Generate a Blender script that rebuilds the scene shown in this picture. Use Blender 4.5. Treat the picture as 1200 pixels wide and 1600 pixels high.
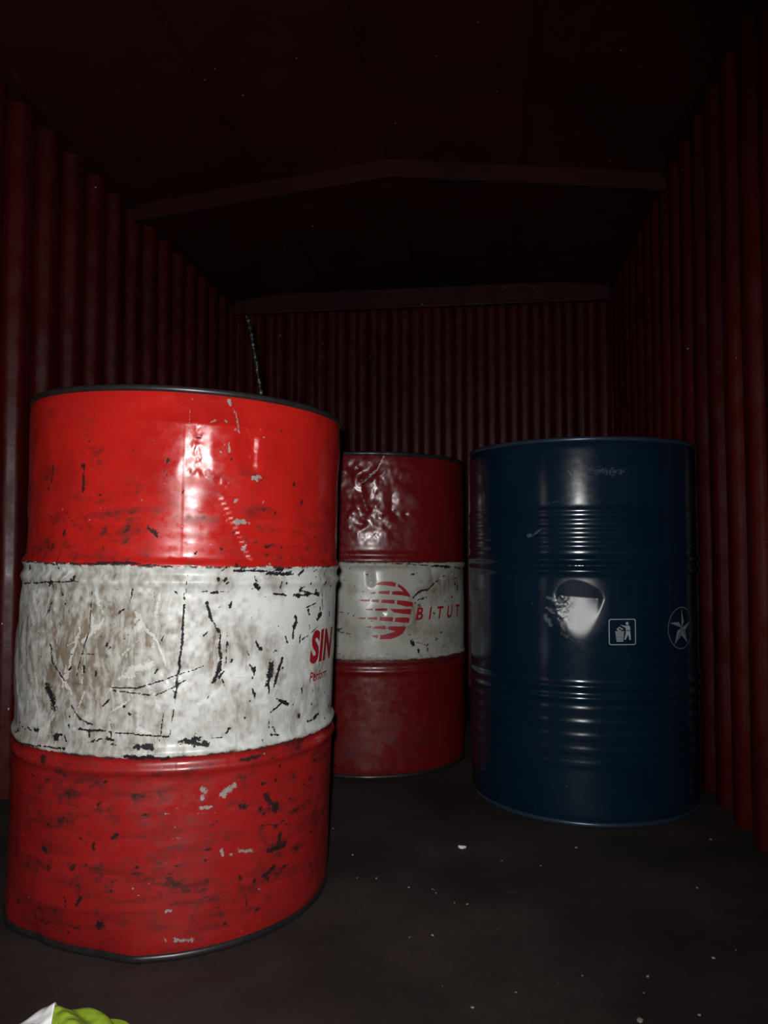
import bpy, bmesh, math, random
import numpy as np
from mathutils import Vector, Matrix

for o in list(bpy.data.objects): bpy.data.objects.remove(o, do_unlink=True)
SC = bpy.context.scene
COL = SC.collection
random.seed(7)
PI = math.pi
R_ = math.radians

# ------------------------------------------------------------------ camera
cam = bpy.data.cameras.new('camera')
cam.sensor_fit = 'VERTICAL'; cam.sensor_height = 24.0; cam.lens = 18.0
cam.clip_start = 0.02
camo = bpy.data.objects.new('camera', cam); COL.objects.link(camo)
camo.location = (0, 0, 0.63)
camo.rotation_euler = (R_(90 + 2.62), 0, R_(7.46))
SC.camera = camo

# ------------------------------------------------------------------ world, flash, exposure
W = bpy.data.worlds.new('night'); SC.world = W; W.use_nodes = True
W.node_tree.nodes['Background'].inputs[0].default_value = (0.5, 0.6, 0.8, 1)
W.node_tree.nodes['Background'].inputs[1].default_value = 0.0015

fl = bpy.data.lights.new('phone_flash', 'SPOT')          # the phone's LED beside its lens
fl.energy = 90; fl.color = (1.0, 0.985, 0.97)
fl.spot_size = R_(112); fl.spot_blend = 1.0; fl.shadow_soft_size = 0.011
flo = bpy.data.objects.new('phone_flash', fl); COL.objects.link(flo)
flo.location = (-0.022, -0.004, 0.668)
flo.rotation_euler = (R_(90 - 1), 0, R_(7.46 + 9))

SC.view_settings.view_transform = 'Standard'
SC.view_settings.look = 'None'
SC.view_settings.gamma = 1.0
SC.view_settings.use_curve_mapping = False
SC.view_settings.exposure = 0.0

# ------------------------------------------------------------------ node helpers
class NB:
    def __init__(s, name):
        s.m = bpy.data.materials.new(name); s.m.use_nodes = True
        s.t = s.m.node_tree; s.n = s.t.nodes; s.b = s.n['Principled BSDF']
    def _set(s, sock, v):
        if isinstance(v, bpy.types.NodeSocket): s.t.links.new(v, sock)
        else:
            if sock.type == 'RGBA' and len(v) == 3: v = tuple(v) + (1,)
            sock.default_value = v
    def inp(s, **kw):
        for k, v in kw.items(): s._set(s.b.inputs[k.replace('_', ' ')], v)
    def attr(s, name, out='Vector'):
        n = s.n.new('ShaderNodeAttribute'); n.attribute_name = name; return n.outputs[out]
    def coord(s, out='Object'):
        return s.n.new('ShaderNodeTexCoord').outputs[out]
    def sep(s, v):
        n = s.n.new('ShaderNodeSeparateXYZ'); s._set(n.inputs[0], v); return n.outputs
    def math(s, op, a, b=0.0, clamp=False):
        n = s.n.new('ShaderNodeMath'); n.operation = op; n.use_clamp = clamp
        s._set(n.inputs[0], a); s._set(n.inputs[1], b); return n.outputs[0]
    def vmul(s, v, k):
        n = s.n.new('ShaderNodeVectorMath'); n.operation = 'MULTIPLY'
        s._set(n.inputs[0], v); n.inputs[1].default_value = k; return n.outputs[0]
    def vadd(s, v, k):
        n = s.n.new('ShaderNodeVectorMath'); n.operation = 'ADD'
        s._set(n.inputs[0], v); s._set(n.inputs[1], k); return n.outputs[0]
    def noise(s, v, scale=1.0, detail=3.0, rough=.55, out=0, dist=0.0):
        n = s.n.new('ShaderNodeTexNoise'); s._set(n.inputs['Vector'], v)
        n.inputs['Scale'].default_value = scale; n.inputs['Detail'].default_value = detail
        n.inputs['Roughness'].default_value = rough; n.inputs['Distortion'].default_value = dist
        return n.outputs[out]
    def voro(s, v, scale=1.0):
        n = s.n.new('ShaderNodeTexVoronoi'); s._set(n.inputs['Vector'], v); n.inputs['Scale'].default_value = scale
        return n.outputs['Distance']
    def sm(s, x, lo, hi, a=0.0, b=1.0):
        n = s.n.new('ShaderNodeMapRange'); n.interpolation_type = 'SMOOTHSTEP'
        s._set(n.inputs[0], x); n.inputs[1].default_value = lo; n.inputs[2].default_value = hi
        n.inputs[3].default_value = a; n.inputs[4].default_value = b; return n.outputs[0]
    def mix(s, f, a, b):
        n = s.n.new('ShaderNodeMix'); n.data_type = 'RGBA'; n.clamp_factor = True
        s._set(n.inputs[0], f); s._set(n.inputs[6], a); s._set(n.inputs[7], b); return n.outputs[2]
    def fmix(s, f, a, b):
        n = s.n.new('ShaderNodeMix'); n.data_type = 'FLOAT'; n.clamp_factor = True
        s._set(n.inputs[0], f); s._set(n.inputs[2], a); s._set(n.inputs[3], b); return n.outputs[0]
    def bump(s, h, strength=.3, dist=.002):
        n = s.n.new('ShaderNodeBump'); s._set(n.inputs['Height'], h)
        n.inputs['Strength'].default_value = strength; n.inputs['Distance'].default_value = dist
        s.t.links.new(n.outputs[0], s.b.inputs['Normal'])

def plain(name, col, rough=.5, metal=0.0, spec=.5, nscale=40, var=.25):
    q = NB(name); c = q.coord()
    f = q.noise(c, nscale, 4)
    dark = tuple(x * (1 - var) for x in col); lite = tuple(min(1, x * (1 + var)) for x in col)
    q.inp(Base_Color=q.mix(f, dark, lite), Roughness=rough, Metallic=metal)
    q.b.inputs['Specular IOR Level'].default_value = spec
    return q.m

# ------------------------------------------------------------------ object helpers
def link(name, me, mat=None, parent=None, loc=None, rz=None):
    o = bpy.data.objects.new(name, me); COL.objects.link(o)
    if mat is not None and me is not None and not me.materials: me.materials.append(mat)
    if parent is not None: o.parent = parent
    if loc is not None: o.location = loc
    if rz is not None: o.rotation_euler = (0, 0, rz)
    return o
def tag(o, label=None, cat=None, group=None, kind=None):
    if label: o['label'] = label
    if cat: o['category'] = cat
    if group: o['group'] = group
    if kind: o['kind'] = kind
    return o
def pymesh(name, v, f, smooth=False):
    me = bpy.data.meshes.new(name); me.from_pydata([tuple(p) for p in v], [], f); me.validate(); me.update()
    if smooth:
        me.polygons.foreach_set('use_smooth', [True] * len(me.polygons))
    return me
def bmesh_done(bm, name, smooth=False):
    bmesh.ops.recalc_face_normals(bm, faces=bm.faces)
    me = bpy.data.meshes.new(name); bm.to_mesh(me); bm.free()
    if smooth: me.polygons.foreach_set('use_smooth', [True] * len(me.polygons))
    return me
def box(bm, lo, hi, bev=0.0):
    r = bmesh.ops.create_cube(bm, size=1.0)
    for v in r['verts']:
        v.co = Vector([(lo[i] + hi[i]) / 2 + v.co[i] * (hi[i] - lo[i]) for i in range(3)])
    if bev:
        es = list({e for v in r['verts'] for e in v.link_edges})
        bmesh.ops.bevel(bm, geom=es, offset=bev, segments=2, affect='EDGES', profile=.5)
def lathe(bm, prof, n=24, c=(0, 0, 0), cap=True):
    rings = []
    for r, z in prof:
        rings.append([bm.verts.new((c[0] + r * math.cos(2 * PI * k / n), c[1] + r * math.sin(2 * PI * k / n), c[2] + z)) for k in range(n)])
    for a, b in zip(rings, rings[1:]):
        for k in range(n): bm.faces.new((a[k], a[(k + 1) % n], b[(k + 1) % n], b[k]))
    if cap:
        bm.faces.new(rings[0][::-1]); bm.faces.new(rings[-1])

# ------------------------------------------------------------------ numpy noise
def _h(ix, iy, s):
    n = (ix.astype(np.int64) * 374761393 + iy.astype(np.int64) * 668265263 + s * 974634777) & 0x7fffffff
    n = ((n ^ (n >> 13)) * 1274126177) & 0x7fffffff
    return ((n ^ (n >> 16)) & 0xffff) / 65535.0
def vnoise(x, y, s=0):
    x = np.asarray(x, float); y = np.asarray(y, float)
    ix = np.floor(x); iy = np.floor(y); fx = x - ix; fy = y - iy
    fx = fx**3 * (fx * (fx * 6 - 15) + 10); fy = fy**3 * (fy * (fy * 6 - 15) + 10)
    ix = ix.astype(np.int64); iy = iy.astype(np.int64)
    a = _h(ix, iy, s); b = _h(ix + 1, iy, s); c = _h(ix, iy + 1, s); d = _h(ix + 1, iy + 1, s)
    return (a + (b - a) * fx) * (1 - fy) + (c + (d - c) * fx) * fy - .5
def fbm(x, y, s=0, o=3):
    t = 0; k = 1.0
    for i in range(o): t = t + vnoise(x * 2**i + 17.3 * i, y * 2**i - 9.1 * i, s + i) * k; k *= .5
    return t
def segdist(a, z, p, q):
    dx, dz = q[0] - p[0], q[1] - p[1]; L = dx * dx + dz * dz
    t = np.clip(((a - p[0]) * dx + (z - p[1]) * dz) / L, 0, 1) if L > 1e-12 else 0.0
    return np.hypot(a - p[0] - t * dx, z - p[1] - t * dz)
def polydist(a, z, pts):
    if len(pts) == 1: return segdist(a, z, pts[0], pts[0])
    d = None
    for p, q in zip(pts, pts[1:]):
        e = segdist(a, z, p, q); d = e if d is None else np.minimum(d, e)
    return d
def raster(A, Z, lst, soft=1.0):
    """soft field of worn strokes over the shell grid (0..1)"""
    out = np.zeros_like(A)
    for pts, w, st in lst:
        w2 = w * soft
        pa = [p[0] for p in pts]; pz = [p[1] for p in pts]; m = w2 * 1.1
        ci = np.where((A[0] > min(pa) - m) & (A[0] < max(pa) + m))[0]
        ri = np.where((Z[:, 0] > min(pz) - m) & (Z[:, 0] < max(pz) + m))[0]
        if not len(ci) or not len(ri): continue
        sl = (slice(ri[0], ri[-1] + 1), slice(ci[0], ci[-1] + 1))
        a, z = A[sl], Z[sl]; k = min(1.0, w2 / .006)
        aw = a + k * (.0034 * fbm(a * 75, z * 75, 5, 2) + .0022 * fbm(a * 210, z * 210, 8, 2))
        zw = z + k * (.0034 * fbm(a * 75 + 40, z * 75, 6, 2) + .0022 * fbm(a * 210 + 40, z * 210, 9, 2))
        f = np.clip(1 - polydist(aw, zw, pts) / (w2 * (1 + .9 * fbm(a * 110, z * 110, 12, 2))), 0, 1) * st
        out[sl] = np.maximum(out[sl], f)
    return out

# ------------------------------------------------------------------ materials of the box
def wall_paint(name, base, worn, ra=.30, rb=.50):
    q = NB(name); c = q.coord()
    big = q.noise(q.vmul(c, (3, 3, 1.2)), 1, 4)
    fine = q.noise(c, 90, 5, .7)
    col = q.mix(q.sm(big, .35, .7), base, worn)
    col = q.mix(q.sm(fine, .62, .75, 0, .6), col, tuple(x * .35 for x in base))
    flecks = q.sm(q.noise(c, 55, 2), .77, .79)
    col = q.mix(q.math('MULTIPLY', flecks, .8), col, (.42, .38, .36))
    q.inp(Base_Color=col, Roughness=q.sm(q.noise(c, 14, 3), .3, .7, ra, rb), Specular_IOR_Level=.2)
    q.bump(q.math('ADD', q.noise(c, 30, 4), q.math('MULTIPLY', fine, .35)), .2, .003)
    return q.m
M_WALL = wall_paint('oxide_red_wall_paint', (.0462, .0027, .0018), (.0280, .0023, .0018))
M_CEIL = wall_paint('oxide_red_roof_paint', (.0336, .0060, .0034), (.0238, .0052, .0034))
M_TRIM = wall_paint('oxide_red_trim_paint', (.0280, .0029, .0022), (.0182, .0025, .0020), .5, .7)

q = NB('dark_floor'); c = q.coord()
n1 = q.noise(q.vmul(c, (2.2, 2.2, 1)), 1.3, 5); n2 = q.noise(c, 70, 5, .7)
col = q.mix(q.sm(n1, .3, .75), (.0154, .0108, .0105), (.0392, .0259, .0238))
col = q.mix(q.sm(n2, .5, .8, 0, .6), col, (.010, .008, .008))
col = q.mix(q.sm(q.noise(q.vmul(c, (14, 90, 1)), 1, 3), .68, .78, 0, .35), col, (.06, .045, .042))
col = q.mix(q.sm(q.noise(c, 130, 1), .80, .83, 0, .7), col, (.25, .23, .22))
q.inp(Base_Color=col, Roughness=q.sm(n1, .3, .7, .66, .85), Specular_IOR_Level=.25)
q.bump(q.math('ADD', q.noise(c, 25, 4), q.math('MULTIPLY', n2, .4)), .3, .003)
M_FLOOR = q.m

# ------------------------------------------------------------------ the box: floor, corrugated walls, gabled roof
XL, XR, YB, YF, ZE, ZP, XP = -1.18, .562, 3.52, -.75, 1.80, 1.90, -.303
bm = bmesh.new(); box(bm, (XL - .10, YF, -.06), (XR + .10, YB + .10, 0))
tag(link('floor', bmesh_done(bm, 'floor'), M_FLOOR), 'bare dark stained floor of the steel box with scattered grit', kind='structure')

def corrugated(name, length, pitch, depth, height, phase, label, loc, rz, flat=.34):
    """upright corrugated sheet along local x, ridges towards local +y, with a flat back 4 cm behind"""
    n = int(length / .006); xs = [i * length / n for i in range(n + 1)]
    def prof(x):
        t = math.sin(2 * PI * (x / pitch + phase))
        return depth * (.5 + .5 * math.tanh(2.4 * t) / math.tanh(2.4)) - depth
    zs = [0.0] + [height * k / 6 for k in range(1, 7)]
    v, f = [], []
    for z in zs:
        for x in xs:
            v.append((x, prof(x) + .0016 * math.sin(z * 5 + x * 3.1) * (1 if 0 < z < height else 0), z))
    m = len(xs)
    for j in range(len(zs) - 1):
        for i in range(m - 1):
            a = j * m + i; f.append((a, a + m, a + m + 1, a + 1))
    b0 = len(v)
    v += [(0, -depth - .02, 0), (length, -depth - .02, 0), (length, -depth - .02, height), (0, -depth - .02, height)]
    f.append((b0, b0 + 1, b0 + 2, b0 + 3))
    me = pymesh(name, v, f, True)
    return tag(link(name, me, M_WALL, None, loc, rz), label, kind='structure')
# ridges of each sheet face into the box
corrugated('wall_right', YB - YF, .130, .034, ZE + .02, .10, 'dark red corrugated side wall beside the blue drum', (XR, YF, 0), R_(90))
corrugated('wall_left', YB - YF, .130, .034, ZE + .02, .35, 'dark red corrugated side wall behind the big red drum', (XL, YB, 0), R_(-90))
corrugated('wall_back', XR - XL + .06, .100, .026, ZE + .03, .2, 'dark red corrugated end wall of the box', (XR + .03, YB, 0), R_(180))

# roof skin: gable of two slopes, with recessed seams between proud panels
def roof_z(x): return ZP + (ZE - ZP) * abs(x - XP) / ((XR - XL) / 2)
xs = [XL - .08, XP, XR + .08]
v = [(x, y, roof_z(x) + .010 + t) for t in (0, .02) for y in (YF, YB + .08) for x in xs]
f = [(0, 3, 4, 1), (1, 4, 5, 2), (6, 7, 10, 9), (7, 8, 11, 10), (0, 1, 7, 6), (1, 2, 8, 7), (3, 9, 10, 4), (4, 10, 11, 5), (0, 6, 9, 3), (2, 5, 11, 8)]
ceil = tag(link('ceiling', pymesh('ceiling', v, f), M_CEIL), 'low gabled dark red steel roof with cross beams', kind='structure')
seams = [XL - .06, -.735, XP, .132, XR + .06]
beams = [-.02, 1.22, 2.46, YB]
def roof_panel(x0, x1, y0, y1):
    g = .007; bm = bmesh.new()
    P = [(x0 + g, y0 + g), (x1 - g, y0 + g), (x1 - g, y1 - g), (x0 + g, y1 - g)]
    top = [bm.verts.new((x, y, roof_z(x) + .010)) for x, y in P]
    lowo = [bm.verts.new((x, y, roof_z(x) + .003)) for x, y in P]
    cx, cyy = (x0 + x1) / 2, (y0 + y1) / 2
    low = [bm.verts.new((x + (.006 if x < cx else -.006), y + (.006 if y < cyy else -.006), roof_z(x))) for x, y in P]
    for A, B in ((top, lowo), (lowo, low)):
        for k in range(4): bm.faces.new((A[k], A[(k + 1) % 4], B[(k + 1) % 4], B[k]))
    bm.faces.new(low); bm.faces.new(top[::-1])
    return bmesh_done(bm, 'panel')
for yb0, yb1 in zip(beams, beams[1:]):
    for s0, s1 in zip(seams, seams[1:]):
        link('panel', roof_panel(s0, s1, yb0, yb1), M_CEIL, ceil)
def cross_beam(name, y, h, w, label):
    bm = bmesh.new(); ring = []
    for yy in (y - w / 2, y + w / 2):
        ring.append([bm.verts.new((x, yy, roof_z(x) - dz)) for x, dz in ((XL - .01, -.004), (XP, -.004), (XR + .01, -.004), (XR + .01, h), (XP, h), (XL - .01, h))])
    a, b = ring
    for k in range(6): bm.faces.new((a[k], a[(k + 1) % 6], b[(k + 1) % 6], b[k]))
    for r in ring:
        bm.faces.new((r[0], r[1], r[4], r[5])); bm.faces.new((r[1], r[2], r[3], r[4]))
    bmesh.ops.bevel(bm, geom=[e for e in bm.edges if not e.is_boundary], offset=.003, segments=1, affect='EDGES')
    tag(link(name, bmesh_done(bm, name), M_TRIM), label, kind='structure')
cross_beam('trim_1', 2.46, .055, .035, 'bent red steel cross beam under the roof above the drums')
cross_beam('trim_2', 1.22, .055, .035, 'red steel roof cross beam overhead near the camera')
bm = bmesh.new(); box(bm, (XL, YB - .03, ZE - .06), (XR, YB + .012, ZE + .03), .004)
box(bm, (XL, YB - .042, ZE - .066), (XR, YB - .03, ZE - .052), .003)
tag(link('trim_3', bmesh_done(bm, 'trim_3'), M_TRIM), 'red steel header rail along the top of the end wall', kind='structure')
for nm, x0, x1, lb in (('trim_4', XR - .006, XR + .05, 'red steel top rail of the side wall by the blue drum'), ('trim_5', XL - .05, XL + .006, 'red steel top rail of the side wall behind the big red drum')):
    bm = bmesh.new(); box(bm, (x0, YF, ZE - .012), (x1, YB, ZE + .03), .004)
    tag(link(nm, bmesh_done(bm, nm), M_TRIM), lb, kind='structure')

# ------------------------------------------------------------------ drums
RB, H = .2865, .885
HOOPS = (.588, .300)
def bead(z, c, w): return np.exp(-((z - c) / w) ** 2)
def profile(z, hoop_amp=.0095, bead_amp=.0028, beads=True):
    r = np.zeros_like(z)
    for h in HOOPS:
        r += hoop_amp * (bead(z, h - .013, .0085) + bead(z, h + .013, .0085))
    if beads:
        for k in range(5):
            r += bead_amp * (bead(z, .632 + .0205 * k, .0065) + bead(z, .262 - .034 * k * .9, .0085))
    r -= .006 * (np.clip((.03 - z) / .03, 0, 1) ** 2 + np.clip((z - (H - .03)) / .03, 0, 1) ** 2)
    return r

class Drum:
    """a 200 litre drum; local -y faces the viewer, a = arc length to the right of that line, z = height"""
    def __init__(s, name, loc, dent, prof, shear=0.0, tilt=0.0, dx=.002, dz=.0025, vis=1.75):
        s.dent, s.prof, s.shear, s.tilt = dent, prof, shear, tilt
        s.root = link(name, None)
        s.root.empty_display_size = .2
        s.root.location = loc
        s.root.rotation_euler = (0, 0, math.atan2(loc[1], loc[0]) - PI / 2)
        nv = int(2 * vis * RB / dx); nb = int((2 * PI - 2 * vis) * RB / .010)
        ph = np.concatenate([np.linspace(-PI, -vis, nb // 2, endpoint=False), np.linspace(-vis, vis, nv, endpoint=False), np.linspace(vis, PI, nb // 2 + 1)])
        z = np.linspace(.012, H - .012, int((H - .024) / dz))
        s.PH, s.Z = np.meshgrid(ph, z); s.A = s.PH * RB
        s.rad = RB + prof(s.Z) + dent(s.A, s.Z)
    def pos(s, ph, r, z):
        x = r * np.sin(ph); y = -r * np.cos(ph); t = z / H
        return np.stack([x + s.shear * t, y, z + s.tilt * x * t], -1)
    def at(s, a, z, off=0.0):
        a = np.asarray(a, float); z = np.asarray(z, float)
        return s.pos(a / RB, RB + s.prof(z) + s.dent(a, z) + off, z)
    def shell(s, mat, cuts, names, masks):
        P = s.pos(s.PH, s.rad, s.Z)
        du = np.gradient(P, axis=1); dv = np.gradient(P, axis=0)
        du[:, 0] = du[:, -1] = (P[:, 1] - P[:, -2])
        N = np.cross(du, dv); N /= np.linalg.norm(N, axis=-1, keepdims=True)
        rows = [0] + [int(np.argmin(abs(s.Z[:, 0] - c))) for c in cuts] + [s.Z.shape[0] - 1]
        nc = s.Z.shape[1]; out = []
        for (r0, r1), nm in zip(zip(rows, rows[1:]), names):
            p = P[r0:r1 + 1].reshape(-1, 3); nn = N[r0:r1 + 1].reshape(-1, 3); nr = r1 - r0 + 1
            i = np.arange(nr * nc).reshape(nr, nc)
            q4 = np.stack([i[:-1, :-1], i[:-1, 1:], i[1:, 1:], i[1:, :-1]], -1).reshape(-1, 4)
            me = bpy.data.meshes.new(nm)
            me.vertices.add(len(p)); me.vertices.foreach_set('co', p.ravel().astype(np.float32))
            me.loops.add(q4.size); me.loops.foreach_set('vertex_index', q4.ravel().astype(np.int32))
            me.polygons.add(len(q4)); me.polygons.foreach_set('loop_start', np.arange(0, q4.size, 4, dtype=np.int32))
            me.polygons.foreach_set('use_smooth', np.ones(len(q4), bool))
            me.update(calc_edges=True)
            sc = np.stack([s.A, s.Z, np.zeros_like(s.A)], -1)[r0:r1 + 1].reshape(-1, 3)
            at = me.attributes.new('sc', 'FLOAT_VECTOR', 'POINT'); at.data.foreach_set('vector', sc.ravel().astype(np.float32))
            mk = np.stack(masks, -1)[r0:r1 + 1].reshape(-1, 3)
            at = me.attributes.new('marks', 'FLOAT_VECTOR', 'POINT'); at.data.foreach_set('vector', mk.ravel().astype(np.float32))
            me.normals_split_custom_set_from_vertices(nn.astype(np.float32))
            out.append(link(nm, me, mat, s.root))
        return out
    def ring(s, name, z, mat, rr=.0062):
        n = 200; ph = np.linspace(-PI, PI, n, endpoint=False); zz = np.full(n, z)
        zr = np.clip(zz, .012, H - .012)
        r = RB + s.prof(zr) + s.dent(ph * RB, zr)
        pts = []
        for k in range(10):
            t = 2 * PI * k / 10
            pts.append(s.pos(ph, r - .001 + rr * .75 * math.cos(t), zz + rr * math.sin(t)))
        V = np.concatenate(pts); F = []
        for k in range(10):
            for i in range(n):
                j = (i + 1) % n; k2 = (k + 1) % 10
                F.append((k * n + i, k * n + j, k2 * n + j, k2 * n + i))
        return link(name, pymesh(name, V, F, True), mat, s.root)
    def disc(s, name, z, mat, flip=False):
        n = 120; ph = np.linspace(-PI, PI, n, endpoint=False)
        V = [s.pos(np.array([0.]), np.array([0.]), np.array([z]))[0]]; F = []
        zc = min(max(z, .012), H - .012)
        edge = RB + s.prof(np.full(n, zc)) + s.dent(ph * RB, np.full(n, zc)) - .002
        levels = ((.80, 0), (.84, -.004), (.985, -.004), (1.0, .010)) if not flip else ((.9, 0), (1.0, -.004))
        for kf, dzv in levels:
            V += list(s.pos(ph, edge * kf, np.full(n, z + dzv)))
        for i in range(n): F.append((0, 1 + i, 1 + (i + 1) % n))
        for L in range(len(levels) - 1):
            for i in range(n):
                a = 1 + L * n; j = (i + 1) % n
                F.append((a + i, a + n + i, a + n + j, a + j))
        return link(name, pymesh(name, V, F, True), mat, s.root)
    def bungs(s, lid, mat, spots):
        for (x, y, r) in spots:
            bm = bmesh.new(); z = H - .018 + s.tilt * x - .001
            lathe(bm, [(r * 1.25, 0), (r * 1.25, .004), (r, .005), (r, .011), (r * .8, .012), (r * .78, .007)], 20, (x + s.shear, y, z))
            link('bung', bmesh_done(bm, 'bung', False), mat, lid)
    def decal(s, name, polys, mat, off=.0007, step=.006, parent=None):
        """flat print wrapped on to the shell: polygons in (a, z)"""
        bm = bmesh.new()
        for p in polys:
            vs = [bm.verts.new((x, z, 0)) for x, z in p]
            try: bm.faces.new(vs)
            except ValueError: pass
        return s.decal_bm(name, bm, mat, off, step, parent)
    def decal_bm(s, name, bm, mat, off=.0007, step=.006, parent=None):
        bmesh.ops.triangulate(bm, faces=bm.faces)
        xs = [v.co.x for v in bm.verts]; zs = [v.co.y for v in bm.verts]
        for ax, lo, hi in ((0, min(xs), max(xs)), (1, min(zs), max(zs))):
            t = lo + step
            while t < hi:
                co = (t, 0, 0) if ax == 0 else (0, t, 0); no = (1, 0, 0) if ax == 0 else (0, 1, 0)
                bmesh.ops.bisect_plane(bm, geom=bm.verts[:] + bm.edges[:] + bm.faces[:], plane_co=co, plane_no=no); t += step
        bm.verts.ensure_lookup_table()
        a = np.array([v.co.x for v in bm.verts]); z = np.array([v.co.y for v in bm.verts])
        P = s.at(a, z, off)
        for v, p in zip(bm.verts, P): v.co = p
        for f in bm.faces:                        # face outward
            c = f.calc_center_median(); f.normal_update()
            if f.normal.dot(Vector((c.x, c.y, 0))) < 0: f.normal_flip()
        me = bpy.data.meshes.new(name); bm.to_mesh(me); bm.free()
        me.polygons.foreach_set('use_smooth', [True] * len(me.polygons))
        return link(name, me, mat, parent or s.root)

def text_bm(txt, size, shear=0.0, bold=0.0, sx=1.0, spacing=1.0):
    cu = bpy.data.curves.new('t', 'FONT'); cu.body = txt; cu.size = size; cu.shear = shear; cu.offset = bold
    cu.space_character = spacing; cu.resolution_u = 4
    o = bpy.data.objects.new('t', cu); COL.objects.link(o)
    bpy.context.view_layer.update()
    me = bpy.data.meshes.new_from_object(o.evaluated_get(bpy.context.evaluated_depsgraph_get()))
    bm = bmesh.new(); bm.from_mesh(me)
    bpy.data.objects.remove(o); bpy.data.curves.remove(cu); bpy.data.meshes.remove(me)
    for v in bm.verts: v.co.x *= sx
    return bm

# --- worn paint: red over white band -------------------------------------------------------------
def drum_paint(name, red_hi, red_lo, white, z0, z1, edge=.006, dirt=1.0, gloss=.27, seed=0.0):
    q = NB(name); sc = q.vadd(q.attr('sc'), (seed, 0, seed)); co = q.sep(sc); mk = q.sep(q.attr('marks'))
    z = co[1]
    jag = q.math('ADD', q.math('MULTIPLY', q.math('SUBTRACT', q.noise(sc, 160, 3), .5), edge), q.math('MULTIPLY', q.math('SUBTRACT', q.noise(sc, 22, 3), .5), edge * 1.2))
    zj = q.math('ADD', z, jag)
    band = q.math('MULTIPLY', q.sm(zj, z0 - .0007, z0 + .0007), q.sm(zj, z1 + .0007, z1 - .0007))
    n_mid = q.noise(sc, 55, 5, .6); n_fine = q.noise(sc, 260, 4, .65); n_big = q.noise(sc, 9, 4)
    hs = q.noise(q.vmul(q.vadd(sc, q.vmul(q.noise(sc, 11, 3, .5, 1), (.12, .012, 0))), (11, 48, 1)), 1, 4, .6)       # sideways smears
    vs = q.noise(q.vmul(sc, (170, 14, 1)), 1, 4, .6)       # upright scuffs
    hf = q.noise(q.vmul(sc, (30, 700, 1)), 1, 2)
    # crisp chips from the soft fields
    wob = q.math('MULTIPLY', q.math('SUBTRACT', q.math('ADD', n_fine, q.math('MULTIPLY', n_mid, .6)), .8), 1.5)
    dark = q.sm(q.math('ADD', mk[0], wob), .40, .56)
    dark = q.math('MULTIPLY', dark, q.sm(mk[0], .03, .15))
    pale = q.math('MULTIPLY', q.sm(q.math('ADD', mk[2], wob), .42, .58), q.sm(mk[2], .03, .15))
    g = q.math('MULTIPLY', mk[1], q.math('ADD', .62, q.math('MULTIPLY', n_mid, .76)))
    # red: lower part darkened for dirt and for light falloff down the drum
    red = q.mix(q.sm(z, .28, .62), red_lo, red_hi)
    red = q.mix(q.sm(n_big, .35, .75, 0, .35), red, tuple(x * .62 for x in red_lo))
    gr = q.math('MULTIPLY', g, q.math('ADD', q.sm(hs, .42, .66, 0, .75), q.sm(n_mid, .48, .66, 0, .55)))
    red = q.mix(q.math('MULTIPLY', gr, 1.5 * dirt, True), red, (.030, .009, .008))
    red = q.mix(q.sm(hs, .60, .78, 0, .30 * dirt), red, (.10, .010, .009))
    red = q.mix(q.math('MULTIPLY', q.sm(n_fine, .68, .74), q.sm(n_big, .45, .6, 0, .6 * dirt)), red, (.02, .008, .008))
    red = q.mix(q.math('MULTIPLY', dark, .93), red, (.014, .009, .010))
    red = q.mix(q.math('MULTIPLY', pale, .95), red, q.mix(n_mid, (.10, .09, .088), (.36, .33, .31)))
    # white
    wh = q.mix(q.sm(n_big, .3, .7), white, tuple(x * .86 for x in white))
    dg = q.noise(q.vmul(q.vadd(q.vmul(sc, (1, 1, 0)), q.vmul(q.noise(sc, 14, 3, .5, 1), (.035, .05, 0))), (95, 26, 1)), 1, 5, .62)    # swirled smears
    g2 = q.math('ADD', g, .03 * dirt)
    wh = q.mix(q.math('MULTIPLY', g2, q.math('ADD', .62, q.sm(dg, .33, .67, 0, .75)), True), wh, (.165, .133, .100))
    wh = q.mix(q.math('MULTIPLY', q.math('MULTIPLY', g, .8), q.sm(q.math('ADD', q.math('MULTIPLY', n_mid, .5), q.math('MULTIPLY', hs, .5)), .54, .70), True), wh, (.075, .062, .05))
    wh = q.mix(q.math('MULTIPLY', q.sm(hf, .64, .72), q.sm(n_mid, .48, .66, 0, .65 * dirt)), wh, (.06, .052, .045))
    wh = q.mix(q.math('MULTIPLY', q.sm(vs, .62, .70), q.math('ADD', .12, q.math('MULTIPLY', mk[1], .6))), wh, (.10, .085, .07))
    wh = q.mix(q.math('MULTIPLY', q.sm(n_fine, .70, .75), q.sm(n_big, .42, .62, 0, .8 * dirt)), wh, (.03, .027, .026))
    wh = q.mix(q.math('MULTIPLY', q.sm(pale, .1, .9), .5), wh, tuple(min(1, x * 1.08) for x in white))
    wh = q.mix(dark, wh, (.013, .012, .014))
    col = q.mix(band, red, wh)
    # grime lying in the paint edges
    ed = q.math('MULTIPLY', q.math('ADD', q.sm(q.math('ABSOLUTE', q.math('SUBTRACT', zj, z0)), .0035, .0004), q.sm(q.math('ABSOLUTE', q.math('SUBTRACT', zj, z1)), .0035, .0004)), q.sm(q.noise(sc, 40, 3), .42, .58, 0, .9))
    col = q.mix(ed, col, (.02, .014, .013))
    rough = q.fmix(band, q.sm(n_mid, .35, .7, gloss, gloss + .16), q.sm(n_mid, .3, .7, .22, .38))
    rough = q.fmix(q.math('MAXIMUM', q.math('MULTIPLY', g, 1.0, True), dark), rough, .62)
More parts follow.
